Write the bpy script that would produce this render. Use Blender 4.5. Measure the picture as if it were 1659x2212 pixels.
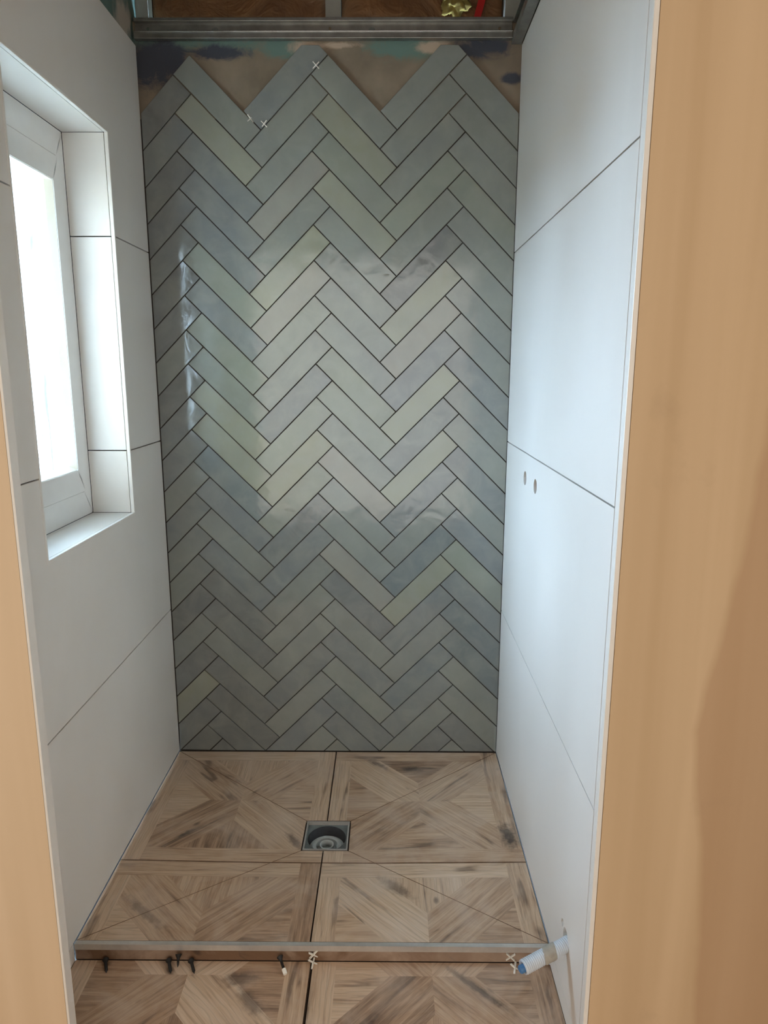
import bpy, bmesh, math, random
from mathutils import Vector, Matrix, noise as mnoise

# ------------------------------------------------------------------ scene, camera, light
for o in list(bpy.data.objects): bpy.data.objects.remove(o, do_unlink=True)
SC = bpy.context.scene
COL = SC.collection
random.seed(7)

# world axes: x to the right along the herringbone wall, y towards it (wall face at y=0), z up (shower floor at z=0)
F_PX, PITCH, YAW, ROLL = 1514.9, 0.2016, -0.0068, 0.0014
CAM = Vector((0.791, -2.4219, 1.4235))
def cam_axes():
    cp, sp = math.cos(PITCH), math.sin(PITCH); cy, sy = math.cos(YAW), math.sin(YAW)
    f = Vector((sy*cp, cy*cp, -sp)); r = Vector((cy, -sy, 0)); u = r.cross(f)
    cr, sr = math.cos(ROLL), math.sin(ROLL)
    return f, cr*r + sr*u, -sr*r + cr*u
cf, cr_, cu = cam_axes()
cd = bpy.data.cameras.new('camera'); cam = bpy.data.objects.new('camera', cd); COL.objects.link(cam)
cd.sensor_fit = 'HORIZONTAL'; cd.sensor_width = 36.0; cd.lens = F_PX/1659*36.0
cd.clip_start = 0.05; cd.clip_end = 100
m = Matrix.Identity(4)
for i in range(3):
    m[i][0] = cr_[i]; m[i][1] = cu[i]; m[i][2] = -cf[i]; m[i][3] = CAM[i]
cam.matrix_world = m
SC.camera = cam

SKY = 50.0                                   # even, overcast sky outside the window
w = bpy.data.worlds.new('overcast_sky'); SC.world = w; w.use_nodes = True
bg = w.node_tree.nodes['Background']; bg.inputs['Color'].default_value = (0.55, 0.77, 1.0, 1); bg.inputs['Strength'].default_value = SKY
SC.view_settings.view_transform = 'Standard'; SC.view_settings.look = 'None'
SC.view_settings.exposure = 0.66; SC.view_settings.gamma = 1.0
SC.view_settings.use_curve_mapping = False
SC.cycles.max_bounces = 5; SC.cycles.diffuse_bounces = 3; SC.cycles.glossy_bounces = 2; SC.cycles.transmission_bounces = 3; SC.cycles.transparent_max_bounces = 6
SC.cycles.use_light_tree = False; SC.cycles.caustics_reflective = False; SC.cycles.caustics_refractive = False

def area_light(name, loc, rot, sx, sy, power, color, portal=False):
    l = bpy.data.lights.new(name, 'AREA'); l.shape = 'RECTANGLE'; l.size = sx; l.size_y = sy
    l.energy = power; l.color = color
    o = bpy.data.objects.new(name, l); COL.objects.link(o); o.location = loc; o.rotation_euler = rot
    if portal: l.cycles.is_portal = True
    return o
# the shower window, as a sampling portal for the sky
area_light('window_portal', (-0.235, -0.571, 1.53), (0, -math.pi/2, 0), 1.10, 0.57, 1, (1, 1, 1), portal=True)
# area lights added out of view: rear room light, side fills, warm overhead fill
area_light('room_rear_light', (0.6, -4.20, 1.20), (math.pi/2, 0, 0), 3.2, 2.3, 29.0, (1.0, 0.94, 0.86))
area_light('room_left_fill', (-1.27, -2.9, 1.15), (0, -math.pi/2, 0), 1.8, 1.5, 10.0, (1.0, 0.92, 0.82))
area_light('room_right_fill', (2.67, -2.9, 1.15), (0, math.pi/2, 0), 1.8, 1.5, 6.0, (1.0, 0.94, 0.86))
area_light('room_overhead_fill', (2.2, -1.9, 2.80), (0, 0, 0), 0.4, 0.4, 4.0, (1.0, 0.82, 0.62))

# ------------------------------------------------------------------ node helpers
def new_mat(name):
    mt = bpy.data.materials.new(name); mt.use_nodes = True
    nt = mt.node_tree; b = nt.nodes['Principled BSDF']
    return mt, nt, b
def N(nt, t, **kw):
    n = nt.nodes.new(t)
    for k, v in kw.items():
        if hasattr(n, k): setattr(n, k, v)
        else: n.inputs[k].default_value = v
    return n
def link(nt, a, b): nt.links.new(a, b)
def sock(nt, s):   # float constant or socket passthrough
    return s
def math_n(nt, op, a, b=None, clamp=False):
    n = nt.nodes.new('ShaderNodeMath'); n.operation = op; n.use_clamp = clamp
    for i, v in enumerate((a, b)):
        if v is None: continue
        if isinstance(v, (int, float)): n.inputs[i].default_value = v
        else: nt.links.new(v, n.inputs[i])
    return n.outputs[0]
def mix_c(nt, fac, a, b, mode='MIX'):
    n = nt.nodes.new('ShaderNodeMix'); n.data_type = 'RGBA'; n.blend_type = mode
    for s, v in ((n.inputs[0], fac), (n.inputs[6], a), (n.inputs[7], b)):
        if isinstance(v, (int, float)): s.default_value = v
        elif isinstance(v, (tuple, list)): s.default_value = tuple(v) + ((1,) if len(v) == 3 else ())
        else: nt.links.new(v, s)
    return n.outputs[2]
def ramp(nt, fac, stops, interp='LINEAR'):
    n = nt.nodes.new('ShaderNodeValToRGB'); n.color_ramp.interpolation = interp
    e = n.color_ramp.elements
    while len(e) < len(stops): e.new(0.5)
    for i, (p, c) in enumerate(stops):
        e[i].position = p; e[i].color = (c, c, c, 1) if isinstance(c, (int, float)) else tuple(c) + (1,)
    nt.links.new(fac, n.inputs[0]); return n.outputs[0]
def noise_n(nt, vec, scale, detail=4, rough=0.55, dist=0.0):
    n = nt.nodes.new('ShaderNodeTexNoise'); n.inputs['Scale'].default_value = scale
    n.inputs['Detail'].default_value = detail; n.inputs['Roughness'].default_value = rough
    n.inputs['Distortion'].default_value = dist
    if vec is not None: nt.links.new(vec, n.inputs['Vector'])
    return n.outputs[0]
def mapping(nt, vec, scale=(1, 1, 1), loc=(0, 0, 0), rot=(0, 0, 0)):
    n = nt.nodes.new('ShaderNodeMapping'); n.inputs['Scale'].default_value = scale
    n.inputs['Location'].default_value = loc; n.inputs['Rotation'].default_value = rot
    nt.links.new(vec, n.inputs['Vector']); return n.outputs[0]
def position(nt):
    return nt.nodes.new('ShaderNodeNewGeometry').outputs['Position']
def bump(nt, bsdf, h, strength, dist):
    n = nt.nodes.new('ShaderNodeBump'); n.inputs['Strength'].default_value = strength; n.inputs['Distance'].default_value = dist
    nt.links.new(h, n.inputs['Height']); nt.links.new(n.outputs[0], bsdf.inputs['Normal'])
def sep(nt, v):
    n = nt.nodes.new('ShaderNodeSeparateXYZ'); nt.links.new(v, n.inputs[0]); return n.outputs
def srgb(r, g, b):
    def f(c):
        c /= 255.0
        return c/12.92 if c <= 0.04045 else ((c+0.055)/1.055)**2.4
    return (f(r), f(g), f(b))

MAT = {}
def plain(name, col, rough=0.5, metal=0.0, nscale=0, namp=0.0, spec=0.5):
    mt, nt, b = new_mat(name)
    b.inputs['Roughness'].default_value = rough; b.inputs['Metallic'].default_value = metal
    b.inputs['Specular IOR Level'].default_value = spec
    p = position(nt)
    n = noise_n(nt, p, nscale or 18, 4)
    lo = tuple(c*(1-namp) for c in col); hi = tuple(min(1, c*(1+namp)) for c in col)
    link(nt, ramp(nt, n, [(0.3, lo), (0.7, hi)]), b.inputs['Base Color'])
    MAT[name] = mt; return mt

# white matt wall tile, faint haze left by wiped adhesive
mt, nt, b = new_mat('white_tile'); p = position(nt)
n1 = noise_n(nt, mapping(nt, p, (1.2, 1.2, 0.6)), 2.2, 4, 0.6, 0.4)
n2 = noise_n(nt, p, 320, 2)
link(nt, ramp(nt, n1, [(0.3, srgb(226, 221, 213)), (0.7, srgb(233, 229, 222))]), b.inputs['Base Color'])
link(nt, ramp(nt, n1, [(0.35, 0.32), (0.65, 0.5)]), b.inputs['Roughness'])
b.inputs['Specular IOR Level'].default_value = 0.4
bump(nt, b, n2, 0.04, 0.001); MAT['white_tile'] = mt

plain('white_trim', srgb(232, 228, 220), 0.35, 0, 30, 0.02)
plain('pvc', srgb(236, 236, 233), 0.28, 0, 20, 0.02)
plain('bead', srgb(240, 236, 222), 0.3, 0, 20, 0.01)
plain('grout_gap', srgb(62, 52, 44), 0.95, 0, 60, 0.25)
plain('screed', srgb(70, 62, 55), 0.95, 0, 40, 0.2)
plain('galvanised', srgb(150, 150, 145), 0.38, 0.85, 25, 0.2)
plain('steel', srgb(196, 198, 200), 0.25, 1.0, 60, 0.06)
plain('alu_trim', srgb(205, 200, 193), 0.38, 0.6, 40, 0.08)
plain('drain_grey', srgb(110, 115, 112), 0.45, 0, 60, 0.15)
plain('drain_black', srgb(38, 38, 38), 0.5, 0, 60, 0.2)
plain('drain_white', srgb(205, 205, 198), 0.4, 0, 60, 0.08)
plain('spacer_white', srgb(235, 232, 222), 0.5, 0, 60, 0.04)
plain('black_screw', srgb(22, 20, 19), 0.6, 0, 90, 0.3)
plain('conduit', srgb(208, 214, 220), 0.45, 0, 60, 0.06)
plain('tape', srgb(168, 160, 146), 0.8, 0, 70, 0.15)
plain('blue_pipe', srgb(70, 118, 165), 0.4, 0, 60, 0.08)
plain('brass', srgb(150, 140, 120), 0.4, 0.7, 60, 0.1)
plain('stud', srgb(150, 150, 142), 0.55, 0.0, 14, 0.12)
plain('glass_wool', srgb(128, 110, 54), 1.0, 0, 60, 0.3)
plain('red_plastic', srgb(170, 20, 16), 0.5, 0, 30, 0.1)
plain('deck', srgb(70, 52, 36), 0.85, 0, 9, 0.3)
plain('outside_dark', srgb(40, 40, 38), 0.9, 0, 4, 0.1)
plain('ground', srgb(110, 108, 98), 0.95, 0, 5, 0.2)
plain('room_plaster', srgb(205, 186, 164), 0.9, 0, 3, 0.05)

# glazed sage herringbone tile: tone per tile from the object's colour, cloudy glaze, uneven surface
mt, nt, b = new_mat('sage_tile'); p = position(nt)
oi = N(nt, 'ShaderNodeObjectInfo')
off = N(nt, 'ShaderNodeVectorMath', operation='SCALE'); off.inputs['Scale'].default_value = 37.0
cmb = N(nt, 'ShaderNodeCombineXYZ'); link(nt, oi.outputs['Random'], cmb.inputs[0]); link(nt, oi.outputs['Random'], cmb.inputs[2])
link(nt, cmb.outputs[0], off.inputs[0])
ad = N(nt, 'ShaderNodeVectorMath', operation='ADD'); link(nt, p, ad.inputs[0]); link(nt, off.outputs[0], ad.inputs[1])
pv = ad.outputs[0]
n1 = noise_n(nt, pv, 11, 4, 0.6, 0.6); n2 = noise_n(nt, pv, 5.0, 2, 0.5)
c1 = mix_c(nt, ramp(nt, n1, [(0.38, 0.0), (0.68, 0.45)]), oi.outputs['Color'], srgb(150, 152, 142))
c2 = mix_c(nt, ramp(nt, n2, [(0.40, 0.0), (0.72, 0.30)]), c1, srgb(118, 123, 124))
link(nt, c2, b.inputs['Base Color'])
b.inputs['Roughness'].default_value = 0.09; b.inputs['IOR'].default_value = 1.62
h = math_n(nt, 'ADD', math_n(nt, 'MULTIPLY', noise_n(nt, pv, 16, 2, 0.5, 0.5), 1.0), math_n(nt, 'MULTIPLY', noise_n(nt, pv, 60, 2, 0.5), 0.16))
bump(nt, b, h, 0.35, 0.0035)
MAT['sage_tile'] = mt

# plasterboard with primer, waterproofing and skim, above the herringbone
def blob(nt, sx, sz, cx, cz, rx, rz, nz, amp=2.8, soft=0.32):
    dx = math_n(nt, 'DIVIDE', math_n(nt, 'SUBTRACT', sx, cx), rx); dz = math_n(nt, 'DIVIDE', math_n(nt, 'SUBTRACT', sz, cz), rz)
    d = math_n(nt, 'ADD', math_n(nt, 'MULTIPLY', dx, dx), math_n(nt, 'MULTIPLY', dz, dz))
    d = math_n(nt, 'ADD', math_n(nt, 'SQRT', d), math_n(nt, 'MULTIPLY', math_n(nt, 'SUBTRACT', nz, 0.5), amp))
    return math_n(nt, 'SUBTRACT', 1.0, math_n(nt, 'SMOOTH_MIN', math_n(nt, 'MAXIMUM', math_n(nt, 'DIVIDE', math_n(nt, 'SUBTRACT', d, 1-soft), 2*soft), 0.0), 1.0), clamp=True)
mt, nt, b = new_mat('patchy_board'); p = position(nt)
s = sep(nt, p); nz = noise_n(nt, mapping(nt, p, (0.8, 1, 1.0)), 17, 8, 0.72, 0.8); nb = noise_n(nt, p, 9, 4)
base = ramp(nt, nb, [(0.3, srgb(112, 100, 82)), (0.7, srgb(138, 124, 104))])
teal, navy, cream = srgb(98, 122, 112), srgb(62, 65, 74), srgb(180, 160, 138)
for (cx, cz, rx, rz, cc) in [(0.10, 2.43, 0.16, 0.035, teal), (0.27, 2.425, 0.12, 0.035, teal), (0.47, 2.41, 0.07, 0.03, teal), (0.83, 2.41, 0.10, 0.035, teal),
                             (0.045, 2.36, 0.085, 0.065, navy), (0.10, 2.38, 0.05, 0.04, navy), (0.25, 2.392, 0.09, 0.02, navy), (1.08, 2.405, 0.09, 0.026, navy), (1.175, 2.315, 0.03, 0.014, navy),
                             (0.53, 2.405, 0.045, 0.018, cream), (0.93, 2.405, 0.05, 0.014, cream), (0.64, 2.41, 0.05, 0.008, cream)]:
    base = mix_c(nt, blob(nt, s[0], s[2], cx, cz, rx, rz, nz), base, cc)
base = mix_c(nt, math_n(nt, 'LESS_THAN', s[2], 2.20), base, srgb(52, 45, 39))      # dark adhesive bed behind the tiles
link(nt, base, b.inputs['Base Color']); b.inputs['Roughness'].default_value = 0.8
bump(nt, b, nz, 0.3, 0.002); MAT['patchy_board'] = mt

# green moisture board above the white tiles with a smear of adhesive
mt, nt, b = new_mat('green_board'); p = position(nt); s = sep(nt, p)
nz = noise_n(nt, mapping(nt, p, (1, 1, 0.6)), 22, 5, 0.6, 0.4)
base = ramp(nt, nz, [(0.3, srgb(84, 106, 98)), (0.7, srgb(98, 120, 112))])
base = mix_c(nt, blob(nt, s[1], s[2], -0.075, 2.44, 0.055, 0.06, nz), base, srgb(178, 166, 150))
base = mix_c(nt, math_n(nt, 'LESS_THAN', s[2], 2.404), base, srgb(48, 44, 40))      # dark adhesive bed behind the tiles
link(nt, base, b.inputs['Base Color']); b.inputs['Roughness'].default_value = 0.85; MAT['green_board'] = mt

# tan plaster, trowelled in vertical bands; a darker patch with a wavering edge towards the right
mt, nt, b = new_mat('tan_plaster'); p = position(nt); s = sep(nt, p)
n1 = noise_n(nt, mapping(nt, p, (9, 1, 0.35)), 1.6, 3, 0.5, 0.3); n2 = noise_n(nt, p, 6, 5, 0.6)
base = ramp(nt, n1, [(0.3, srgb(195, 166, 129)), (0.7, srgb(207, 179, 143))])
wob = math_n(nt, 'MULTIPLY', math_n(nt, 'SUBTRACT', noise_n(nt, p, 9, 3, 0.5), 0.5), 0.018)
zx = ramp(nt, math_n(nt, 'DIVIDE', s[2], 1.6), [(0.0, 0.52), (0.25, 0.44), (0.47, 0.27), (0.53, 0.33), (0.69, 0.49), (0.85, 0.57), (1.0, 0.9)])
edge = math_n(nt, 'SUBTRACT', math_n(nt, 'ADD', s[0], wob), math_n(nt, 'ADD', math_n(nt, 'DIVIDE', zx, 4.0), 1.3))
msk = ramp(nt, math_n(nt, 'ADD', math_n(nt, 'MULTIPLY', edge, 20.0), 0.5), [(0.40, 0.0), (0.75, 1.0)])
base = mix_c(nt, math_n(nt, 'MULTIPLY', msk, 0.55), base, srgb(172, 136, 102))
base = mix_c(nt, ramp(nt, n2, [(0.62, 0.0), (0.8, 0.25)]), base, srgb(150, 125, 98))
link(nt, base, b.inputs['Base Color']); b.inputs['Roughness'].default_value = 0.75
bump(nt, b, n1, 0.15, 0.004); MAT['tan_plaster'] = mt
# paler plaster of the left wall end
mt, nt, b = new_mat('pale_plaster'); p = position(nt)
n1 = noise_n(nt, mapping(nt, p, (9, 1, 0.35)), 1.6, 3, 0.5, 0.3); n2 = noise_n(nt, p, 7, 5, 0.6)
base = ramp(nt, n1, [(0.3, srgb(212, 186, 152)), (0.7, srgb(222, 197, 165))])
base = mix_c(nt, ramp(nt, n2, [(0.62, 0.0), (0.8, 0.25)]), base, srgb(184, 160, 134))
link(nt, base, b.inputs['Base Color']); b.inputs['Roughness'].default_value = 0.75; bump(nt, b, n1, 0.15, 0.004); MAT['pale_plaster'] = mt

# brown kraft paper with creases and printed lines
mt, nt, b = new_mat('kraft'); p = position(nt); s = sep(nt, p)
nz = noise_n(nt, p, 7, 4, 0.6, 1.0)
base = ramp(nt, nz, [(0.3, srgb(92, 60, 33)), (0.7, srgb(128, 88, 52))])  # paper darkened so its colour carries the dim light up here
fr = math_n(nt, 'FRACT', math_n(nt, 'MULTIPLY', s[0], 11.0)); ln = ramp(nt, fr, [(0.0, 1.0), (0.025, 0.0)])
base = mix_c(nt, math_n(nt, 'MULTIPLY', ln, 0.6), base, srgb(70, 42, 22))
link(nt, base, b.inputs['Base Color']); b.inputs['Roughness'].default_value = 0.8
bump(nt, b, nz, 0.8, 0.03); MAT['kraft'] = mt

# wood-print porcelain: grain runs along the UVs of each printed board
mt, nt, b = new_mat('oak_print')
uv = N(nt, 'ShaderNodeUVMap', uv_map='grain').outputs[0]
at = N(nt, 'ShaderNodeAttribute', attribute_name='tone'); tone = at.outputs['Fac']
g1 = noise_n(nt, mapping(nt, uv, (5, 95, 1)), 1.0, 6, 0.65, 0.9)
g2 = noise_n(nt, mapping(nt, uv, (2.2, 20, 1)), 1.0, 3, 0.5, 1.6)
g3 = noise_n(nt, mapping(nt, uv, (7, 16, 1)), 1.0, 2, 0.5, 0.6)
g4 = noise_n(nt, mapping(nt, uv, (14, 260, 1)), 1.0, 3, 0.6, 0.2)
lay = math_n(nt, 'ADD', math_n(nt, 'MULTIPLY', g1, 0.45), math_n(nt, 'ADD', math_n(nt, 'MULTIPLY', g2, 0.35), math_n(nt, 'MULTIPLY', g4, 0.20)))
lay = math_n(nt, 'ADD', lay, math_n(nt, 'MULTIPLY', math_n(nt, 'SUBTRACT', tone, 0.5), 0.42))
base = ramp(nt, lay, [(0.26, srgb(104, 76, 54)), (0.42, srgb(176, 142, 112)), (0.58, srgb(206, 175, 144)), (0.76, srgb(226, 202, 176))])
g5 = noise_n(nt, mapping(nt, uv, (3.0, 150, 1)), 1.0, 3, 0.6, 0.5)
fine = ramp(nt, g5, [(0.34, 1.0), (0.43, 0.0)])
base = mix_c(nt, math_n(nt, 'MULTIPLY', fine, 0.30), base, srgb(104, 78, 56))
wv = N(nt, 'ShaderNodeTexWave', wave_type='BANDS', bands_direction='Y'); wv.inputs['Scale'].default_value = 14; wv.inputs['Distortion'].default_value = 9
wv.inputs['Detail'].default_value = 2; wv.inputs['Detail Scale'].default_value = 0.9; link(nt, mapping(nt, uv, (0.5, 1.6, 1)), wv.inputs['Vector'])
base = mix_c(nt, math_n(nt, 'MULTIPLY', ramp(nt, wv.outputs[1], [(0.0, 0.20), (0.22, 0.0)]), 1.0), base, srgb(112, 84, 60))
streak = math_n(nt, 'MULTIPLY', ramp(nt, g2, [(0.33, 1.0), (0.41, 0.0)]), ramp(nt, g3, [(0.42, 1.0), (0.55, 0.0)]))
base = mix_c(nt, math_n(nt, 'MULTIPLY', streak, 0.65), base, srgb(62, 46, 36))
vo = N(nt, 'ShaderNodeTexVoronoi'); vo.inputs['Scale'].default_value = 1.0; link(nt, mapping(nt, uv, (7, 12, 1)), vo.inputs['Vector'])
knot = math_n(nt, 'MULTIPLY', ramp(nt, vo.outputs['Distance'], [(0.05, 1.0), (0.12, 0.0)]), math_n(nt, 'GREATER_THAN', sep(nt, vo.outputs['Color'])[0], 0.62))
base = mix_c(nt, math_n(nt, 'MULTIPLY', knot, 0.8), base, srgb(58, 40, 30))
# the larger dark figures printed on the boards: cracks, knots and mineral streaks
ps = sep(nt, position(nt)); mz = noise_n(nt, position(nt), 60, 4, 0.6)
for (mx, my, hl, hw, an, st) in [(1.166, -0.482, 0.046, 0.014, 95, 0.75), (1.004, -0.985, 0.066, 0.0055, -42, 0.8), (0.503, -0.504, 0.032, 0.008, -54, 0.6), (0.875, -0.113, 0.032, 0.010, 0, 0.65),
                                 (0.752, -0.081, 0.028, 0.007, -35, 0.6), (0.160, -0.475, 0.028, 0.0045, 45, 0.75), (0.810, -0.702, 0.045, 0.011, -40, 0.45), (0.137, -0.800, 0.060, 0.008, -39, 0.5),
                                 (0.466, -1.030, 0.034, 0.011, -45, 0.5), (0.430, -0.966, 0.034, 0.012, 5, 0.5)]:
    ca, sa = math.cos(math.radians(an)), math.sin(math.radians(an))
    qx, qy = math_n(nt, 'SUBTRACT', ps[0], mx), math_n(nt, 'SUBTRACT', ps[1], my)
    qa = math_n(nt, 'ADD', math_n(nt, 'MULTIPLY', qx, ca), math_n(nt, 'MULTIPLY', qy, sa))
    qb = math_n(nt, 'SUBTRACT', math_n(nt, 'MULTIPLY', qy, ca), math_n(nt, 'MULTIPLY', qx, sa))
    base = mix_c(nt, math_n(nt, 'MULTIPLY', blob(nt, qa, qb, 0.0, 0.0, hl*1.15, hw*1.5, mz, 1.8, 0.45), min(0.92, st*1.3)), base, srgb(44, 33, 27))
pp = position(nt); hz = noise_n(nt, pp, 5.5, 4, 0.6, 0.8)
base = mix_c(nt, ramp(nt, hz, [(0.42, 0.05), (0.72, 0.50)]), base, srgb(216, 194, 174))
link(nt, base, b.inputs['Base Color']); link(nt, ramp(nt, hz, [(0.4, 0.42), (0.7, 0.62)]), b.inputs['Roughness'])
b.inputs['Specular IOR Level'].default_value = 0.35
bump(nt, b, g1, 0.10, 0.002); MAT['oak_print'] = mt

# window pane: clear glass under a wrinkled translucent protective film
mt = bpy.data.materials.new('filmed_glass'); mt.use_nodes = True; nt = mt.node_tree; nt.nodes.clear()
out = N(nt, 'ShaderNodeOutputMaterial'); p = position(nt)
wr = noise_n(nt, mapping(nt, p, (1, 11, 1.6)), 1.6, 3, 0.5, 1.4)
tr = N(nt, 'ShaderNodeBsdfTransparent'); tr.inputs[0].default_value = (0.95, 0.96, 0.97, 1)
tl = N(nt, 'ShaderNodeBsdfTranslucent'); tl.inputs[0].default_value = (0.95, 0.95, 0.95, 1)
gl = N(nt, 'ShaderNodeBsdfGlossy'); gl.inputs['Roughness'].default_value = 0.15; gl.inputs[0].default_value = (1, 1, 1, 1)
m1 = N(nt, 'ShaderNodeMixShader'); link(nt, ramp(nt, wr, [(0.42, 0.02), (0.52, 0.32), (0.66, 0.80)]), m1.inputs[0]); link(nt, tr.outputs[0], m1.inputs[1]); link(nt, tl.outputs[0], m1.inputs[2])
m2 = N(nt, 'ShaderNodeMixShader'); m2.inputs[0].default_value = 0.05; link(nt, m1.outputs[0], m2.inputs[1]); link(nt, gl.outputs[0], m2.inputs[2])
link(nt, m2.outputs[0], out.inputs[0]); MAT['filmed_glass'] = mt

# ------------------------------------------------------------------ mesh helpers
def link_obj(name, me, mat=None, parent=None, loc=None):
    o = bpy.data.objects.new(name, me); COL.objects.link(o)
    if mat and not me.materials: me.materials.append(MAT[mat])
    if parent: o.parent = parent
    if loc: o.location = loc
    return o
def bm_obj(name, bm, mat, parent=None, smooth=False, loc=None):
    bmesh.ops.recalc_face_normals(bm, faces=bm.faces)
    me = bpy.data.meshes.new(name); bm.to_mesh(me); bm.free()
    if smooth:
        for f in me.polygons: f.use_smooth = True
    return link_obj(name, me, mat, parent, loc)
def tag(o, label, cat, group=None, kind=None):
    o['label'] = label; o['category'] = cat
    if group: o['group'] = group
    if kind: o['kind'] = kind
    return o
def empty(name, loc=(0, 0, 0)):
    o = bpy.data.objects.new(name, None); COL.objects.link(o); o.location = loc; o.empty_display_size = 0.05
    return o
def add_box(bm, x0, x1, y0, y1, z0, z1):
    v = [bm.verts.new((x, y, z)) for x in (x0, x1) for y in (y0, y1) for z in (z0, z1)]
    for f in ((0, 1, 3, 2), (4, 6, 7, 5), (0, 4, 5, 1), (2, 3, 7, 6), (0, 2, 6, 4), (1, 5, 7, 3)): bm.faces.new([v[i] for i in f])
def box(name, x0, x1, y0, y1, z0, z1, mat, parent=None, bev=0.0):
    bm = bmesh.new(); add_box(bm, x0, x1, y0, y1, z0, z1)
    if bev: bmesh.ops.bevel(bm, geom=list(bm.edges), offset=bev, segments=2, affect='EDGES', profile=0.5)
    return bm_obj(name, bm, mat, parent)
def circle(cx, cy, r, n=28): return [(cx + r*math.cos(2*math.pi*i/n), cy + r*math.sin(2*math.pi*i/n)) for i in range(n)]
def slab(name, outer, holes, mapf, d0, d1, mat, parent=None):
    """prism of a 2-d outline with holes; mapf(a, b, d) gives the point, d runs from d0 (face) to d1 (back)"""
    bm = bmesh.new()
    loops = [outer] + list(holes)
    ring = {}
    for d in (d0, d1):
        eds = []; ring[d] = []
        for lp in loops:
            vs = [bm.verts.new(mapf(a, c, d)) for a, c in lp]; ring[d].append(vs)
            for i in range(len(vs)): eds.append(bm.edges.new((vs[i], vs[(i+1) % len(vs)])))
        bmesh.ops.triangle_fill(bm, use_beauty=True, use_dissolve=False, edges=eds)
    for k in range(len(loops)):
        a, c = ring[d0][k], ring[d1][k]
        for i in range(len(a)):
            j = (i+1) % len(a); bm.faces.new((a[i], a[j], c[j], c[i]))
    return bm_obj(name, bm, mat, parent)
def rect(a0, a1, b0, b1): return [(a0, b0), (a1, b0), (a1, b1), (a0, b1)]
def clip(poly, nx, ny, d):
    """keep nx*x+ny*y <= d"""
    out = []
    for i in range(len(poly)):
        p, q = poly[i], poly[(i+1) % len(poly)]
        a, c = nx*p[0]+ny*p[1]-d, nx*q[0]+ny*q[1]-d
        if a <= 1e-9: out.append(p)
        if (a < -1e-9 and c > 1e-9) or (a > 1e-9 and c < -1e-9):
            t = a/(a-c); out.append((p[0]+t*(q[0]-p[0]), p[1]+t*(q[1]-p[1])))
    return out
def area(poly):
    return 0.5*sum(poly[i][0]*poly[(i+1) % len(poly)][1]-poly[(i+1) % len(poly)][0]*poly[i][1] for i in range(len(poly))) if len(poly) > 2 else 0
def inset(poly, e):
    if area(poly) < 0: poly = poly[::-1]
    q = list(poly)
    for i in range(len(poly)):
        a, c = poly[i], poly[(i+1) % len(poly)]
        dx, dy = c[0]-a[0], c[1]-a[1]; L = math.hypot(dx, dy)
        if L < 1e-7: continue
        nx, ny = dy/L, -dx/L
        q = clip(q, nx, ny, nx*a[0]+ny*a[1]-e)
        if len(q) < 3: return None
    return q
def lathe(bm, prof, p0, axis, seg=24):
    axis = Vector(axis).normalized(); u = axis.orthogonal().normalized(); v = axis.cross(u); p0 = Vector(p0)
    rings = []
    for t, r in prof:
        if r < 1e-6: rings.append([bm.verts.new(p0+axis*t)])
        else: rings.append([bm.verts.new(p0+axis*t+(u*math.cos(2*math.pi*k/seg)+v*math.sin(2*math.pi*k/seg))*r) for k in range(seg)])
    for a, c in zip(rings, rings[1:]):
        for k in range(seg):
            j = (k+1) % seg
            vs = [a[k % len(a)], a[j % len(a)], c[j % len(c)], c[k % len(c)]]
            u_ = []
            for x in vs:
                if x not in u_: u_.append(x)
            if len(u_) > 2:
                try: bm.faces.new(u_)
                except ValueError: pass

W = 1.2
LOW = -0.046            # level of the room floor below the shower step
STEP = -0.911           # y of the step face
XZ = lambda a, c, d: (a, d, c)          # outline in x,z ; depth along y
YZ = lambda a, c, d: (d, a, c)          # outline in y,z ; depth along x

# ------------------------------------------------------------------ back wall: board + herringbone
wall_back = box('wall_back', -0.30, W+0.30, 0.0095, 0.045, -0.10, 2.478, 'patchy_board')
tag(wall_back, 'end wall of sage herringbone tiles with bare patchy board along the top', 'wall', kind='structure')

TS, TP, TX, TZ = 0.1109, 0.4329, 1.0313, 2.3819
R2 = math.sqrt(2); WP, LP = TS/R2, TP/R2; G = 0.0030
SAGE = {'g': srgb(137, 142, 130), 'y': srgb(145, 147, 131), 'n': srgb(133, 137, 130), 'b': srgb(123, 128, 126), 'd': srgb(118, 121, 117), 'w': srgb(146, 144, 135), 't': srgb(117, 125, 123)}
# tone of each tile, read down each column of the photo (a: rising tiles, b: falling tiles)
TONE = {
 (0, 'a'): 'ndbdddddndbbnbnndndydd', (0, 'b'): 'nybbbgbggyytbnbddnddddn',
 (1, 'a'): 'bnnwnywnnbgygbbnnnbnbnn', (1, 'b'): 'nygynnnnggnwnnwdnbnbbn',
 (2, 'a'): 'nnngndywbybybntybntbnd', (2, 'b'): 'nnngnnnnbnnbnbgbttnndn'}
def tile_poly(kind, col, i, ext=0.0):
    x, z = TX-(2-col)*TP, TZ-i*TS
    e = G/2
    if kind == 'b':
        d, w_ = (1/R2, -1/R2), (-1/R2, -1/R2)
    else:
        d, w_ = (-1/R2, -1/R2), (-1/R2, 1/R2)
    L = LP-e+ext
    pts = [(e, e), (L, e), (L, WP-e), (e, WP-e)]
    return [(x+d[0]*a+w_[0]*c, z+d[1]*a+w_[1]*c) for a, c in pts]
SHARED = {}
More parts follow.
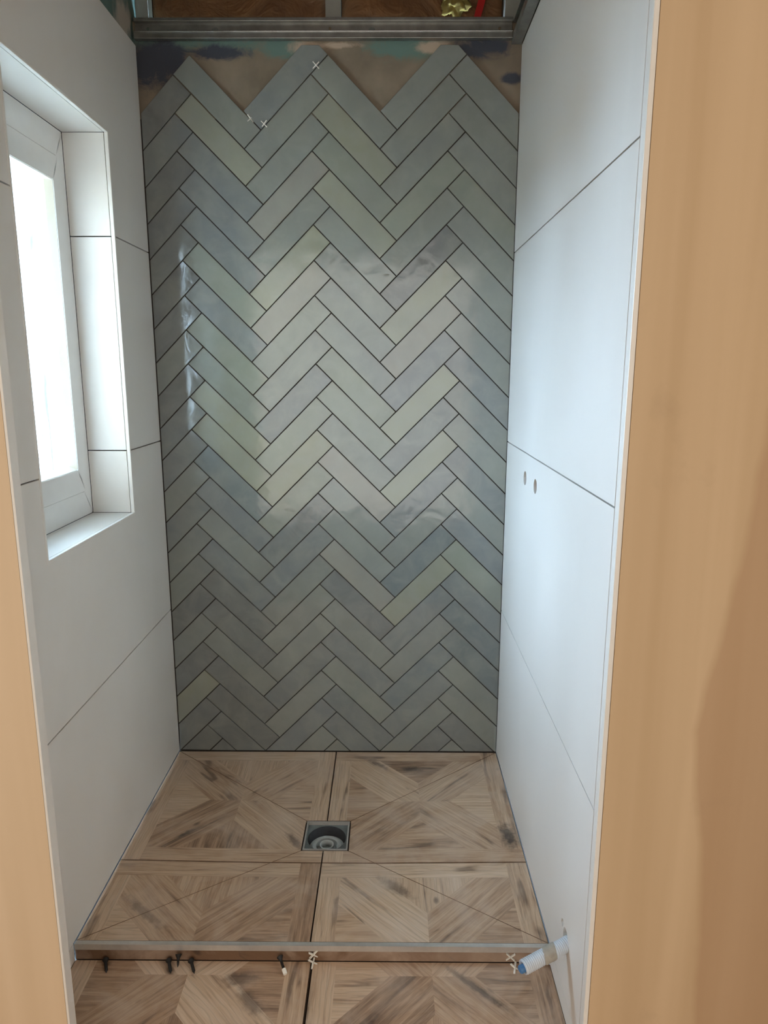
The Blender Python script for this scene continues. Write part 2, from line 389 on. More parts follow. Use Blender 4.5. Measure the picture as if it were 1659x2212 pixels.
def tile_mesh(poly, org):
    poly = [(a-org[0], c-org[1]) for a, c in poly]
    if area(poly) < 0: poly = poly[::-1]
    inn = inset(poly, 0.0007)
    if not inn or len(inn) != len(poly): inn = poly
    bm = bmesh.new()
    f0 = [bm.verts.new((a, 0.0, c)) for a, c in inn]
    f1 = [bm.verts.new((a, 0.0009, c)) for a, c in poly]
    f2 = [bm.verts.new((a, 0.0093, c)) for a, c in poly]
    bm.faces.new(f0); bm.faces.new(f2[::-1])
    n = len(poly)
    if inn is not poly:
        # match rings by nearest corner
        k = min(range(n), key=lambda s: sum((Vector(inn[j])-Vector(poly[(j+s) % n])).length for j in range(n)))
        f1r = [f1[(j+k) % n] for j in range(n)]
    else: f1r = f1
    for j in range(n):
        q = (j+1) % n
        bm.faces.new((f0[j], f0[q], f1r[q], f1r[j])); bm.faces.new((f1[j], f1[q], f2[q], f2[j]))
    bmesh.ops.recalc_face_normals(bm, faces=bm.faces)
    me = bpy.data.meshes.new('tile'); bm.to_mesh(me); bm.free(); me.materials.append(MAT['sage_tile'])
    return me
rt = random.Random(3)
for col in (0, 1, 2):
    for kind in 'ab':
        for i in range(0, 27):
            if col == 0 and kind == 'a' and i == 0: continue
            full = tile_poly(kind, col, i, 0.03 if (col == 2 and kind == 'b') else 0)
            p = clip(full, -1, 0, -0.0015); p = clip(p, 1, 0, W-0.0015) if p else p
            p = clip(p, 0, -1, -0.004) if p else p; p = clip(p, 0, 1, 2.408) if p else p
            if len(p) < 3 or abs(area(p)) < 4e-4: continue
            org = (TX-(2-col)*TP, TZ-i*TS)
            whole = abs(abs(area(p))-abs(area(full))) < 1e-9 and not (col == 2 and kind == 'b')
            if whole:
                if kind not in SHARED: SHARED[kind] = tile_mesh(p, org)
                me = SHARED[kind]
            else: me = tile_mesh(p, org)
            t = link_obj('tile', me, None, wall_back, (org[0], 0, org[1]))
            tn = TONE[(col, kind)]; c = SAGE[tn[i] if i < len(tn) else 'n']
            j = 1+rt.uniform(-0.05, 0.05)
            t.color = (c[0]*j, c[1]*j, c[2]*j*(1+rt.uniform(-0.02, 0.02)), 1)
            if col == 0 and kind == 'a':          # the wall falls away slightly into the left corner
                t.rotation_euler.z = math.radians(-1.6)
            t.location.y += rt.uniform(-0.0002, 0.0002)

# ------------------------------------------------------------------ side walls
JZ = [0.0025, 0.5655, 1.1775, 1.7955, 2.408]; JG = 0.0018
def band(k): return JZ[k]+JG, JZ[k+1]-JG
WY0, WY1, WZ0, WZ1 = -0.852, -0.2905, 0.984, 2.072          # window opening in the left wall
wall_left = slab('wall_left', rect(-1.1752, 0.20, -0.10, 2.95), [rect(WY0-0.009, WY1+0.009, WZ0-0.009, WZ1+0.009)], YZ, -0.009, -0.25, 'green_board')
tag(wall_left, 'left shower wall of large off-white tiles around the window recess', 'wall', kind='structure')
TE = -1.172
z0, z1 = band(0); slab('wall_tile', rect(TE, -0.0005, z0, z1), [], YZ, 0, -0.009, 'white_tile', wall_left)
z0, z1 = band(1); slab('wall_tile', [(TE, z0), (-0.0005, z0), (-0.0005, z1), (WY1, z1), (WY1, WZ0), (WY0, WZ0), (WY0, z1), (TE, z1)], [], YZ, 0, -0.009, 'white_tile', wall_left)
z0, z1 = band(2); slab('wall_tile', rect(WY1, -0.0005, z0, z1), [], YZ, 0, -0.009, 'white_tile', wall_left); slab('wall_tile', rect(TE, WY0, z0, z1), [], YZ, 0, -0.009, 'white_tile', wall_left)
z0, z1 = band(3); slab('wall_tile', [(TE, z0), (WY0, z0), (WY0, WZ1), (WY1, WZ1), (WY1, z0), (-0.0005, z0), (-0.0005, z1), (TE, z1)], [], YZ, 0, -0.009, 'white_tile', wall_left)
# reveal tiles (jambs in three lengths, head, sill) and the corner trims
FX = -0.128
for (ya, yb) in ((WY1, WY1+0.0085), (WY0-0.0085, WY0)):
    zs = [WZ0, JZ[2], JZ[3], WZ1]
    for k in range(3): box('reveal_tile', FX, -0.0115, ya, yb, zs[k]+(JG if k else 0.001), zs[k+1]-(JG if k < 2 else 0.001), 'white_tile', wall_left)
box('reveal_tile', FX, -0.0115, WY0, WY1, WZ0-0.0085, WZ0-0.0002, 'white_tile', wall_left)
box('reveal_tile', FX, -0.0115, WY0, WY1, WZ1+0.0002, WZ1+0.0085, 'white_tile', wall_left)
box('corner_trim', -0.0095, 0.0012, WY1-0.0012, WY1+0.007, WZ0, WZ1, 'white_trim', wall_left, 0.0012)
box('corner_trim', -0.0095, 0.0012, WY0-0.007, WY0+0.0012, WZ0, WZ1, 'white_trim', wall_left, 0.0012)
box('corner_trim', -0.0095, 0.0012, WY0-0.007, WY1+0.007, WZ0-0.007, WZ0+0.0008, 'white_trim', wall_left, 0.0012)
box('corner_trim', -0.0095, 0.0012, WY0-0.007, WY1+0.007, WZ1-0.0008, WZ1+0.007, 'white_trim', wall_left, 0.0012)

# right wall
HA, HB, HR = (-0.3353, 1.1018), (-0.4852, 1.1015), 0.021
PH = (-1.036, 0.142)
pipe_hole = [(PH[0]+0.022*math.cos(a), PH[1]+0.022*math.sin(a)) for a in [2*math.pi*i/24 for i in range(24)]]
chip = [(PH[0]+0.030, PH[1]+0.002), (PH[0]+0.044, PH[1]+0.006), (PH[0]+0.040, PH[1]+0.018), (PH[0]+0.028, PH[1]+0.026), (PH[0]+0.023, PH[1]+0.014)]
wall_right = slab('wall_right', rect(-1.1752, 0.20, -0.10, 2.95), [circle(*HA, HR+0.004), circle(*HB, HR+0.004), circle(*PH, 0.025)], YZ, W+0.009, W+0.12, 'green_board')
tag(wall_right, 'right shower wall of large off-white tiles with two round holes for the mixer', 'wall', kind='structure')
for k in range(4):
    z0, z1 = band(k)
    hs = {0: [pipe_hole, chip], 1: [circle(*HA, HR), circle(*HB, HR)]}.get(k, [])
    slab('wall_tile', rect(TE, -0.0005, z0, z1), hs, YZ, W, W+0.009, 'white_tile', wall_right)
# the strip of wall below shower-floor level in front of the step
for wl, xa, xb in ((wall_left, -0.009, 0.0), (wall_right, W, W+0.009)):
    box('wall_tile', xa, xb, TE, STEP-0.004, LOW+0.001, 0.0022, 'white_tile', wl)
for (y, z) in (HA, HB):
    bm = bmesh.new(); lathe(bm, [(0.0, HR+0.003), (0.05, HR+0.003), (0.05, 0.012), (0.012, 0.012), (0.012, 0.009), (0.06, 0.009), (0.06, 0)], (W+0.009, y, z), (1, 0, 0))
    o = bm_obj('pipe_socket', bm, 'drain_black', wall_right, True)
# edge trims where the tiling stops
t1 = box('trim_1', W-0.0005, W+0.009, -1.1995, -1.176, LOW, 2.408, 'white_trim', None, 0.0015)
tag(t1, 'thin white vertical edge profile beside the tan plaster on the right', 'trim', kind='structure')

# front partitions (tan plaster) either side of the opening
wfl = box('wall_front_left', -1.3, 0.120, -1.200, -1.175, LOW-0.05, 2.95, 'pale_plaster'); tag(wfl, 'tan plastered wall end at the left edge of the opening', 'wall', kind='structure')
t2 = box('trim_2', 0.1205, 0.1255, -1.2005, -1.1735, LOW, 2.408, 'white_trim', None, 0.001); tag(t2, 'pale vertical edge profile along the tan plaster on the left', 'trim', kind='structure')
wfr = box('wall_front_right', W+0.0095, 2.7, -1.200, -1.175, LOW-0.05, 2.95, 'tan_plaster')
tag(wfr, 'tan plastered wall at the right with a darker patch', 'wall', kind='structure')

# ------------------------------------------------------------------ floors
floor_shower = slab('floor_shower', rect(0.0, W, STEP+0.004, 0.009), [rect(0.536, 0.664, -0.540, -0.410)], lambda a, c, d: (a, c, d), -0.0185, -0.09, 'screed')
tag(floor_shower, 'raised shower floor of wood-look tiles cut to fall to the square drain', 'floor', kind='structure')
floor = box('floor', -1.3, 2.7, -4.25, STEP+0.004, LOW-0.10, LOW-0.010, 'screed')
tag(floor, 'lower room floor of wood-look parquet tiles in front of the step', 'floor', kind='structure')

TH, TB, TC = 0.30, 0.060, 0.105
IH = TH-TB
def pattern(cx, cy, seed, tri_v):
    """printed boards of one 60 cm tile: list of (polygon, grain angle, tone)"""
    r = random.Random(seed); fs = []
    def add(pts, ang, t=None): fs.append(([(cx+a, cy+c) for a, c in pts], ang, r.uniform(0.15, 0.85) if t is None else t))
    add([(-TH, -TH), (-IH, -TH), (-IH, IH), (-TH, IH)], 90, 0.7); add([(-IH, -TH), (TH, -TH), (TH, -IH), (-IH, -IH)], 0)
    add([(IH, -IH), (TH, -IH), (TH, TH), (IH, TH)], 90); add([(-TH, IH), (IH, IH), (IH, TH), (-TH, TH)], 0)
    for sx in (1, -1):
        for sy in (1, -1):
            pts = [(0, 0), (TC*sx, 0), (IH*sx, (IH-TC)*sy), (IH*sx, IH*sy), ((IH-TC)*sx, IH*sy), (0, TC*sy)]
            add(pts, 45 if sx*sy > 0 else 135)
    for s in (1, -1):
        add([(TC*s, 0), (IH*s, (IH-TC)), (IH*s, -(IH-TC))], 0)
        add([(0, TC*s), ((IH-TC), IH*s), (-(IH-TC), IH*s)], 90 if tri_v else 0)
    return fs
def clip_convex(poly, region):
    if area(region) < 0: region = region[::-1]
    q = poly
    for i in range(len(region)):
        a, c = region[i], region[(i+1) % len(region)]
        dx, dy = c[0]-a[0], c[1]-a[1]; L = math.hypot(dx, dy)
        if L < 1e-8: continue
        q = clip(q, dy/L, -dx/L, (dy*a[0]-dx*a[1])/L)
        if len(q) < 3: return []
    return q
def print_tile(fs, region, zf, thick, parent, seed, mapf=None):
    """one tile piece: the boards clipped to the piece's outline, plus its cut sides"""
    mapf = mapf or (lambda a, c, d: (a, c, zf(a, c)+d))
    r = random.Random(seed)
    verts, faces, uvs, tones = [], [], [], []
    for poly, ang, t in fs:
        ox, oy = r.uniform(0, 40), r.uniform(0, 40)
        q = clip_convex(poly, region)
        if len(q) < 3 or abs(area(q)) < 1e-6: continue
        if area(q) < 0: q = q[::-1]
        ca, sa = math.cos(math.radians(ang)), math.sin(math.radians(ang))
        b0 = len(verts); verts += [mapf(a, c, 0) for a, c in q]; faces.append(list(range(b0, b0+len(q))))
        uvs.append([(a*ca+c*sa+ox, -a*sa+c*ca+oy) for a, c in q]); tones.append(t)
    if not faces: return None
    if area(region) < 0: region = region[::-1]
    for i in range(len(region)):
        a, c = region[i], region[(i+1) % len(region)]
        b0 = len(verts); verts += [mapf(*a, 0), mapf(*c, 0), mapf(*c, -thick), mapf(*a, -thick)]
        faces.append([b0, b0+3, b0+2, b0+1]); uvs.append([(0, 0)]*4); tones.append(0.2)
    me = bpy.data.meshes.new('floor_tile'); me.from_pydata(verts, [], faces)
    ul = me.uv_layers.new(name='grain'); k = 0
    for f in uvs:
        for u_ in f: ul.data[k].uv = u_; k += 1
    at = me.attributes.new('tone', 'FLOAT', 'FACE')
    for i, t in enumerate(tones): at.data[i].value = t
    me.materials.append(MAT['oak_print'])
    return link_obj('floor_tile', me, None, parent)

DX0, DX1, DY0, DY1 = 0.5285, 0.6715, -0.5465, -0.4035         # drain cut-out
YF = STEP+0.0105                                            # front edge of the tiles behind the metal profile
FALL = 0.008
regions = {
 'back':  ([(0, 0), (W, 0), (DX1, DY1), (DX0, DY1)], lambda a, c: -FALL*(-c/-DY1)),
 'left':  ([(0, 0), (DX0, DY1), (DX0, DY0), (0, YF)], lambda a, c: -FALL*a/DX0),
 'right': ([(W, 0), (W, YF), (DX1, DY0), (DX1, DY1)], lambda a, c: -FALL*(W-a)/(W-DX1)),
 'front': ([(0, YF), (DX0, DY0), (DX1, DY0), (W, YF)], lambda a, c: -FALL*(c-YF)/(DY0-YF))}
tiles = {}
for ix, cx in enumerate((0.295, 0.897)):
    for iy, cy in enumerate((-0.302, -0.904)):
        tiles[(ix, iy)] = (pattern(cx, cy, 11+ix*5+iy*17, not (ix == 1 and iy == 0)), rect(cx-0.299, cx+0.299, cy-0.3, cy+0.3), 11+ix*5+iy*17)
def shrink(poly, e): return inset(poly, e)
for rn, (rg, zf) in regions.items():
    rg2 = shrink(rg, 0.0011)
    for key, (fs, tr_, sd) in tiles.items():
        x0, x1 = (0.0015, 0.5935) if key[0] == 0 else (0.5975, W-0.0015)
        y0, y1 = (-0.5992, -0.002) if key[1] == 0 else (YF, -0.6012)
        piece = clip_convex(rect(x0, x1, y0, y1), rg2)
        if len(piece) < 3 or abs(area(piece)) < 1e-4: continue
        cx, cy = (0.295, 0.897)[key[0]], (-0.302, -0.904)[key[1]]
        print_tile(fs, piece, zf, 0.009, floor_shower, sd)
# lower floor, seen from the middle of its first row of tiles
for ix, cx in enumerate((0.297, 0.902, -0.305, 1.507)):
    for iy in range(2):
        cy = -0.955-0.604*iy
        fs = pattern(cx, cy, 71+ix*7+iy*3, True)
        x0, x1 = cx-0.2995, cx+0.2995
        if ix == 0: x1 = 0.599
        if ix == 1: x0 = 0.6035; x1 = W-0.001
        if ix == 0: x0 = 0.001
        if ix > 1 and iy == 0: continue
        y1 = STEP-0.0025 if iy == 0 else cy+0.300
        if iy and ix in (2, 3): y1 = cy+0.3
        print_tile(fs, rect(x0, x1, cy-0.300, min(y1, -1.202) if ix > 1 else y1), lambda a, c: LOW, 0.010, floor, 71+ix*7+iy*3)
# riser tiles, print tones darkened to put the step's shade in the colour
for (x0, x1, sd) in ((0.0015, 0.5995, 5), (0.6025, W-0.0015, 9)):
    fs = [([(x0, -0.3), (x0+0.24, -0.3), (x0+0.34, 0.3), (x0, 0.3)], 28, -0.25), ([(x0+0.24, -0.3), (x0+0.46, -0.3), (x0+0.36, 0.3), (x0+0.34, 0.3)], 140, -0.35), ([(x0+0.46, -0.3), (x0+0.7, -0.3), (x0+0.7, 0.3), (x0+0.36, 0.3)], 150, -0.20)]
    o = print_tile(fs, rect(x0, x1, LOW+0.0018, -0.0165), None, 0.009, floor_shower, sd, lambda a, c, d: (a, STEP-0.001-d, c))
    o.name = 'riser_tile'
t3 = slab('trim_3', [(STEP-0.0028, -0.0150), (STEP-0.0028, 0.0010), (STEP+0.0095, 0.0010), (STEP+0.0095, -0.0015), (STEP-0.0002, -0.0015), (STEP-0.0002, -0.0150)], [], lambda a, c, d: (d, a, c), 0.001, W-0.001, 'alu_trim')
tag(t3, 'pale metal edge profile along the front of the shower step', 'trim', kind='structure')

# ------------------------------------------------------------------ window
win = empty('window_1', (FX, WY1, WZ0)); tag(win, 'narrow white plastic window with filmed frosted pane in the left recess', 'window', kind='structure')
def win_part(name, bm, mat, parent):
    o = bm_obj(name, bm, mat, parent); 
    o.matrix_parent_inverse = Matrix.Translation(-win.location) if parent is win else Matrix.Identity(4)
    return o
def ring_frame(name, y0, y1, z0, z1, wd, xf, xb, mat, bev=0.0, slope=None):
    wd = wd if isinstance(wd, tuple) else (wd, wd)
    bm = bmesh.new()
    o_ = [(y0, z0), (y1, z0), (y1, z1), (y0, z1)]; i_ = [(y0+wd[0], z0+wd[1]), (y1-wd[0], z0+wd[1]), (y1-wd[0], z1-wd[1]), (y0+wd[0], z1-wd[1])]
    xi = xf if slope is None else slope
    A = [bm.verts.new((xf, *p)) for p in o_]; B = [bm.verts.new((xi, *p)) for p in i_]
    C = [bm.verts.new((xb, *p)) for p in o_]; D = [bm.verts.new((xb, *p)) for p in i_]
    for k in range(4):
        j = (k+1) % 4
        bm.faces.new((A[k], A[j], B[j], B[k])); bm.faces.new((C[k], C[j], D[j], D[k])); bm.faces.new((A[k], A[j], C[j], C[k])); bm.faces.new((B[k], B[j], D[j], D[k]))
    if bev: bmesh.ops.bevel(bm, geom=[e for e in bm.edges], offset=bev, segments=2, affect='EDGES')
    return win_part(name, bm, mat, win)
ring_frame('window_frame', WY0+0.0005, WY1-0.0005, WZ0+0.0005, WZ1-0.0005, (0.048, 0.075), FX-0.001, -0.19, 'pvc', 0.0015)
ring_frame('sash', WY0+0.047, WY1-0.047, WZ0+0.076, WZ1-0.076, (0.040, 0.070), FX+0.003, -0.185, 'pvc', 0.002)
ring_frame('glazing_bead', WY0+0.0865, WY1-0.0865, WZ0+0.1455, WZ1-0.1255-0.0, (0.014, 0.013), FX+0.001, FX-0.030, 'bead', 0.0, FX-0.017)
bm = bmesh.new(); add_box(bm, FX-0.023, FX-0.019, WY0+0.095, WY1-0.095, WZ0+0.152, WZ1-0.133)
win_part('pane', bm, 'filmed_glass', win)

# outside: ground, and a dark wall added to dim the view through the pane
g = box('ground', -14, -0.26, -14, 14, -0.6, -0.5, 'ground'); tag(g, 'pale ground outside the shower window', 'ground', kind='structure')
nbw = box('pane_backdrop', -2.6, -0.45, 1.5, 1.75, -0.5, 3.4, 'outside_dark'); tag(nbw, 'dark outside wall added to dim the view through the pane', 'wall', kind='structure')

far = box('horizon_blocker', -5.6, -5.0, -7.0, 1.0, -0.5, 1.75, 'outside_dark'); tag(far, 'dark low wall added outside the window to block horizon light', 'wall', kind='structure')  # unseen wall added to block low sky light, height set for that

# ------------------------------------------------------------------ above the tiles: channels, studs, insulation
ch = empty('ceiling_channel', (0.6, 0, 2.42)); tag(ch, 'long galvanised ceiling channel across the top of the herringbone wall', 'metal channel')
def child(o, parent): o.parent = parent; o.matrix_parent_inverse = Matrix.Translation(-parent.location); return o
child(box('lower_flange', 0.001, 1.168, -0.016, 0.004, 2.4205, 2.4390, 'galvanised', None, 0.001), ch)
child(box('lip', 0.001, 1.168, -0.0205, -0.0160, 2.4375, 2.4405, 'steel', None, 0.0008), ch)
wb = slab('web', rect(0.001, 1.168, 2.4390, 2.4700), [circle(x, 2.4545, 0.0045, 12) for x in (0.04, 0.605, 1.13)], XZ, 0.003, 0.0045, 'galvanised'); child(wb, ch)
child(box('upper_flange', 0.001, 1.168, -0.012, 0.004, 2.4700, 2.4800, 'galvanised', None, 0.001), ch)
for x in (0.250, 0.735):
    child(slab('punched_tab', [(x-0.010, 2.4415), (x+0.010, 2.4415), (x+0.010, 2.4515), (x+0.006, 2.4560), (x-0.006, 2.4560), (x-0.010, 2.4515)], [], XZ, -0.001, 0.0035, 'drain_grey'), ch)
c2 = empty('ceiling_channel', (1.185, -0.6, 2.415)); tag(c2, 'dark galvanised channel running along the top of the right tiled wall', 'metal channel')
child(box('lower_flange', 1.168, 1.199, -1.17, 0.004, 2.4100, 2.4125, 'galvanised', None, 0.0005), c2)
child(box('web', 1.1965, 1.199, -1.17, 0.004, 2.4125, 2.4700, 'galvanised'), c2)
child(box('lip', 1.168, 1.1705, -1.17, 0.004, 2.4125, 2.4330, 'galvanised'), c2)
child(box('upper_flange', 1.170, 1.199, -1.17, 0.004, 2.4700, 2.4725, 'galvanised', None, 0.0005), c2)
for x, lb in ((0.006, 'grey upright stud above the channel beside the left wall'), (0.6115, 'grey upright stud above the middle of the channel'), (1.175, 'grey upright stud above the channel beside the right wall')):
    bm = bmesh.new()
    add_box(bm, x-0.0235, x+0.0235, 0.050, 0.0525, 2.479, 2.94); add_box(bm, x-0.0235, x-0.0215, 0.0525, 0.095, 2.479, 2.94); add_box(bm, x-0.002, x+0.0235, 0.093, 0.095, 2.479, 2.94)
    o = bm_obj('stud', bm, 'stud'); tag(o, lb, 'stud', 'uprights above the tiled wall')
def batt(x0, x1, lb, seed):
    bm = bmesh.new(); nx, nzz = 26, 16; g_ = []
    for i in range(nx+1):
        row = []
        for k in range(nzz+1):
            x = x0+(x1-x0)*i/nx; z = 2.46+(2.93-2.46)*k/nzz
            ed = min(i, nx-i)/4.0
            y = 0.100-0.018*min(1, ed)+0.010*mnoise.noise(Vector((x*9+seed, z*14, seed)))
            row.append(bm.verts.new((x, y, z)))
        g_.append(row)
    for i in range(nx):
        for k in range(nzz): bm.faces.new((g_[i][k], g_[i+1][k], g_[i+1][k+1], g_[i][k+1]))
    r_ = bmesh.ops.extrude_face_region(bm, geom=list(bm.faces))
    for v in r_['geom']:
        if isinstance(v, bmesh.types.BMVert): v.co.y = 0.135
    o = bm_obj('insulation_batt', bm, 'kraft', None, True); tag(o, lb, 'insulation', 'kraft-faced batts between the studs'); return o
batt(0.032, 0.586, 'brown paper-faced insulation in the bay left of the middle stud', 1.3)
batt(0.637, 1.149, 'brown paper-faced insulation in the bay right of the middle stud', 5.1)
def lump(name, c, r, mat, seed, amp=0.25, freq=30):
    bm = bmesh.new(); bmesh.ops.create_icosphere(bm, subdivisions=4, radius=1)
    for v in bm.verts:
        d = 1+amp*mnoise.noise(v.co*2.2+Vector((seed, 0, 0)))+(0.10+0.35*(amp > 1))*mnoise.noise(v.co*6+Vector((0, seed, 0)))
        v.co = Vector((c[0]+v.co.x*r[0]*d, c[1]+v.co.y*r[1]*d, c[2]+v.co.z*r[2]*d))
    return bm_obj(name, bm, mat, None, True)
o = lump('glass_wool_tuft', (0.995, 0.060, 2.555), (0.034, 0.014, 0.040), 'glass_wool', 2.0, 1.05); tag(o, 'yellow tuft of glass wool sticking out beside the red plastic strip', 'insulation')
bm = bmesh.new()
pr = [(1.052, 2.498), (1.074, 2.500), (1.088, 2.548), (1.098, 2.590), (1.076, 2.596), (1.066, 2.550)]
o = slab('plastic_strip', pr, [], XZ, 0.060, 0.068, 'red_plastic'); bm.free(); tag(o, 'bent red plastic strip hanging in the right stud bay', 'plastic strip')

# ceiling and the rest of the shell
cl = box('ceiling', -1.4, 2.8, -4.35, 0.25, 2.95, 3.0, 'deck'); tag(cl, 'dark boarded roof deck above the unfinished ceiling', 'ceiling', kind='structure')
sh = box('wall_back_upper', -0.30, W+0.30, 0.137, 0.2, 2.30, 2.95, 'deck'); tag(sh, 'dark boarding behind the studs above the tiled end wall', 'wall', kind='structure')
for nm, a, lb in (('wall_room_left', (-1.4, -1.3, -4.35, -1.175), 'tan plaster side wall of the room to the left'), ('wall_room_right', (2.7, 2.8, -4.35, -1.175), 'tan plaster side wall of the room to the right'), ('wall_room_rear', (-1.4, 2.8, -4.35, -4.25), 'tan plaster wall behind the viewer')):
    o = box(nm, *a, LOW-0.1, 2.95, 'room_plaster'); tag(o, lb, 'wall', kind='structure')

# ------------------------------------------------------------------ drain
DC = (0.60, -0.475); DZ = -FALL
dr = empty('floor_drain', (DC[0], DC[1], DZ)); tag(dr, 'open square steel floor drain in the middle of the wood-look shower floor', 'drain')
def dpart(name, bm, mat, smooth=False): return child(bm_obj(name, bm, mat, None, smooth), dr)
s_ = 0.0685
child(slab('frame', rect(DC[0]-s_, DC[0]+s_, DC[1]-s_, DC[1]+s_), [rect(DC[0]-s_+0.0048, DC[0]+s_-0.0048, DC[1]-s_+0.0048, DC[1]+s_-0.0048)], lambda a, c, d: (a, c, d), DZ+0.001, DZ-0.010, 'alu_trim'), dr)
child(slab('tray', rect(DC[0]-0.0645, DC[0]+0.0645, DC[1]-0.0645, DC[1]+0.0645), [circle(DC[0], DC[1], 0.0600, 40)], lambda a, c, d: (a, c, d), DZ-0.010, DZ-0.014, 'drain_grey'), dr)
bm = bmesh.new(); lathe(bm, [(0.0, 0.0610), (0.0, 0.0598), (-0.075, 0.0585), (-0.075, 0.0)], (DC[0], DC[1], DZ-0.0105), (0, 0, 1), 40); dpart('cup', bm, 'drain_black', True)
bm = bmesh.new(); lathe(bm, [(-0.055, 0.056), (-0.040, 0.055), (-0.040, 0.046), (-0.034, 0.045), (-0.034, 0.034), (-0.050, 0.031), (-0.050, 0)], (DC[0], DC[1]-0.002, DZ), (0, 0, 1), 40); dpart('trap_insert', bm, 'drain_white', False)
bm = bmesh.new(); lathe(bm, [(-0.028, 0.022), (-0.028, 0.018), (-0.0495, 0.018), (-0.0495, 0.022), (-0.028, 0.022)], (DC[0], DC[1]-0.020+0.015, DZ), (0, 0, 1), 40); dpart('trap_collar', bm, 'drain_white', True)

# ------------------------------------------------------------------ conduit out of the right wall
pb, pt = Vector((W+0.035, -1.0345, 0.1445)), Vector((1.092, -1.0980, 0.1225))
ax = (pt-pb).normalized(); Lp = (pt-pb).length
cn = empty('conduit', tuple(pb)); tag(cn, 'white corrugated conduit with blue pipe end sticking out of the right wall', 'pipe')
bm = bmesh.new(); prof = [(0, 0.0)]
k = 0; t = 0.0
while t < Lp: prof.append((t, 0.0155+0.0009*math.cos(2*math.pi*t/0.0048))); t += 0.0012
prof += [(Lp, 0.0155), (Lp, 0.0125), (Lp-0.03, 0.0125)]
lathe(bm, prof[1:], pb, ax, 28); child(bm_obj('sleeve', bm, 'conduit', None, True), cn)
bm = bmesh.new(); lathe(bm, [(Lp-0.04, 0.0088), (Lp+0.007, 0.0088), (Lp+0.009, 0.0075), (Lp+0.009, 0.0052), (Lp-0.02, 0.0050), (Lp-0.02, 0)], pb+Vector((0, 0, -0.002)), ax, 24); child(bm_obj('inner_pipe', bm, 'blue_pipe', None, True), cn)
bm = bmesh.new(); seg = 28; mid = 0.55*Lp
u_ = ax.orthogonal().normalized(); v_ = ax.cross(u_); rings = []
for a in range(9):
    ring = []
    for q in range(seg):
        th = 2*math.pi*q/seg
        tt = mid-0.016+0.004*a+0.006*math.sin(th+0.7)
        rr = 0.0174+0.0010*mnoise.noise(Vector((a*0.6, math.cos(th)*2, math.sin(th)*2)))
        if a in (0, 8): rr = 0.0160
        ring.append(bm.verts.new(pb+ax*tt+(u_*math.cos(th)+v_*math.sin(th))*rr))
    rings.append(ring)
for a in range(8):
    for q in range(seg): bm.faces.new((rings[a][q], rings[a][(q+1) % seg], rings[a+1][(q+1) % seg], rings[a+1][q]))
child(bm_obj('tape_wrap', bm, 'tape', None, True), cn)

# ------------------------------------------------------------------ tile spacers
bm = bmesh.new()
hl, hw, th = 0.0150, 0.0013, 0.0045
add_box(bm, -hl, hl, -th, 0, -hw, hw); add_box(bm, -hw, hw, -th, 0, -hl, hl)
bmesh.ops.recalc_face_normals(bm, faces=bm.faces); sp_me = bpy.data.meshes.new('tile_spacer'); bm.to_mesh(sp_me); bm.free(); sp_me.materials.append(MAT['spacer_white'])
def spacer(loc, rot, label, scale=1.0):
    o = link_obj('tile_spacer', sp_me, None); o.location = loc; o.rotation_euler = [math.radians(a) for a in rot]; o.scale = (scale,)*3
    tag(o, label, 'tile spacer', 'white cross tile spacers')
spacer((0.5600, 0.001, 2.3510), (8, 45, 12), 'white cross spacer topmost on the herringbone tiles, near the middle peak', 0.9)
spacer((0.3484, 0.001, 2.1990), (0, 45, 42), 'white spacer seen edge-on in the left valley of the herringbone tiles', 0.9)
spacer((0.3934, 0.001, 2.1828), (8, 45, -12), 'white cross spacer right of the edge-on one, low in the left herringbone valley', 0.9)
spacer((0.6035, -0.9125, -0.0235), (12, 40, 25), 'white cross spacer under the metal step edge at the middle joint')
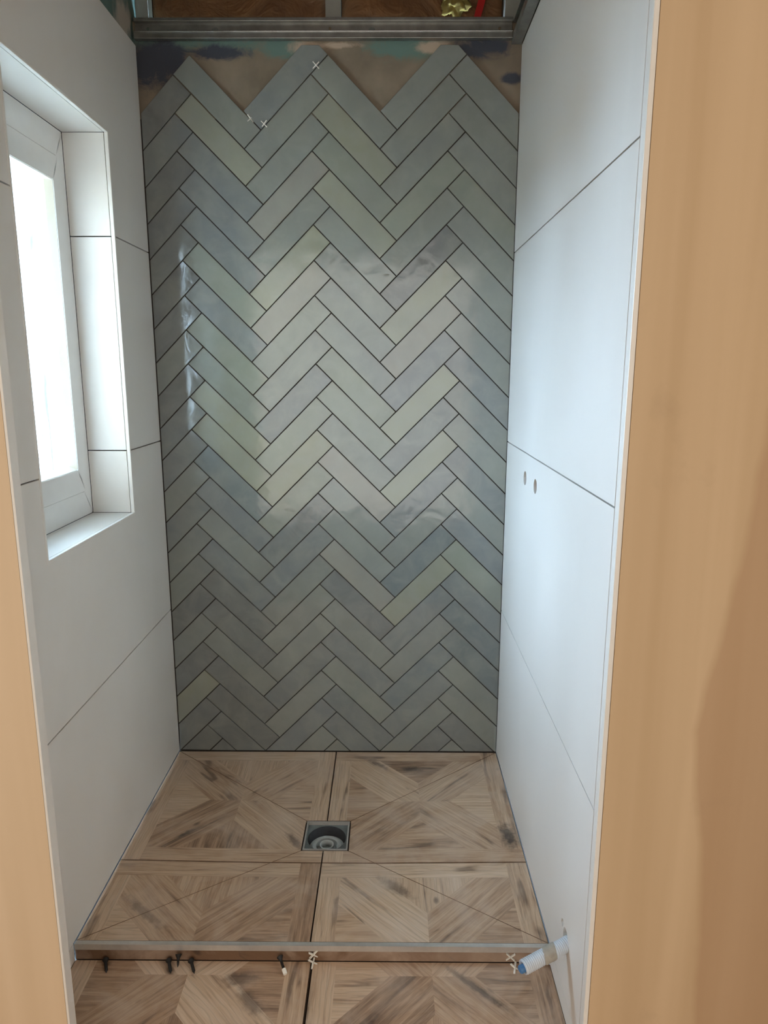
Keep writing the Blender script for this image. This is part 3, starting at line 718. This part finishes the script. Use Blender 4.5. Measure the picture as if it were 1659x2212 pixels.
spacer((0.6025, -0.9205, -0.0420), (-62, 38, 10), 'white cross spacer at the foot of the riser on the middle joint')
spacer((1.1010, -0.9125, -0.0265), (8, 45, 0), 'white cross spacer on the riser just left of the conduit')
spacer((1.1080, -0.9310, -0.0430), (-70, 45, 0), 'white cross spacer on the lower floor under the conduit end')

# ------------------------------------------------------------------ black screws at the riser
def screw(p0, p1, label, tip=False):
    p0, p1 = Vector(p0), Vector(p1); a = p1-p0; L = a.length
    r_ = empty('screw', tuple(p0)); tag(r_, label, 'screw', 'dark screws wedged along the riser')
    bm = bmesh.new(); lathe(bm, [(0, 0), (0, 0.0078), (0.0015, 0.0080), (0.007, 0.0048), (0.011, 0.0034)], p0, a, 20); child(bm_obj('head', bm, 'black_screw', None, False), r_)
    prof = []; t = 0.0105
    while t < L-0.008: prof += [(t, 0.0026), (t+0.0008, 0.0040), (t+0.0016, 0.0026)]; t += 0.0026
    prof += [(L-0.006, 0.0026), (L, 0.0004)]
    bm = bmesh.new(); lathe(bm, prof, p0, a, 14); child(bm_obj('shank', bm, 'black_screw', None, False), r_)
    if tip:
        bm = bmesh.new(); lathe(bm, [(L-0.012, 0), (L-0.012, 0.0055), (L+0.001, 0.0050), (L+0.001, 0)], p0, a, 14)
        c_ = child(bm_obj('plug', bm, 'spacer_white', None, False), r_); c_['label'] = 'white plastic plug on the tip'
    return r_
zf = LOW
screw((0.0800, -0.9195, zf+0.0085), (0.0960, -0.9560, zf+0.0042), 'black screw lying furthest left at the foot of the riser')
screw((0.2400, -0.9200, zf+0.0085), (0.2558, -0.9560, zf+0.0042), 'black screw lying on the floor, left of the pair near the leaning screw')
screw((0.2660, -0.9205, -0.0195), (0.2675, -0.9380, zf+0.0042), 'black screw leaning upright on the riser under the metal edge')
screw((0.2960, -0.9205, zf+0.0085), (0.3142, -0.9560, zf+0.0042), 'black screw lying on the floor right of the leaning screw')
screw((0.5205, -0.9205, -0.0245), (0.5390, -0.9560, zf+0.0058), 'dark screw with a white plug on its tip, leaning on the riser', True)
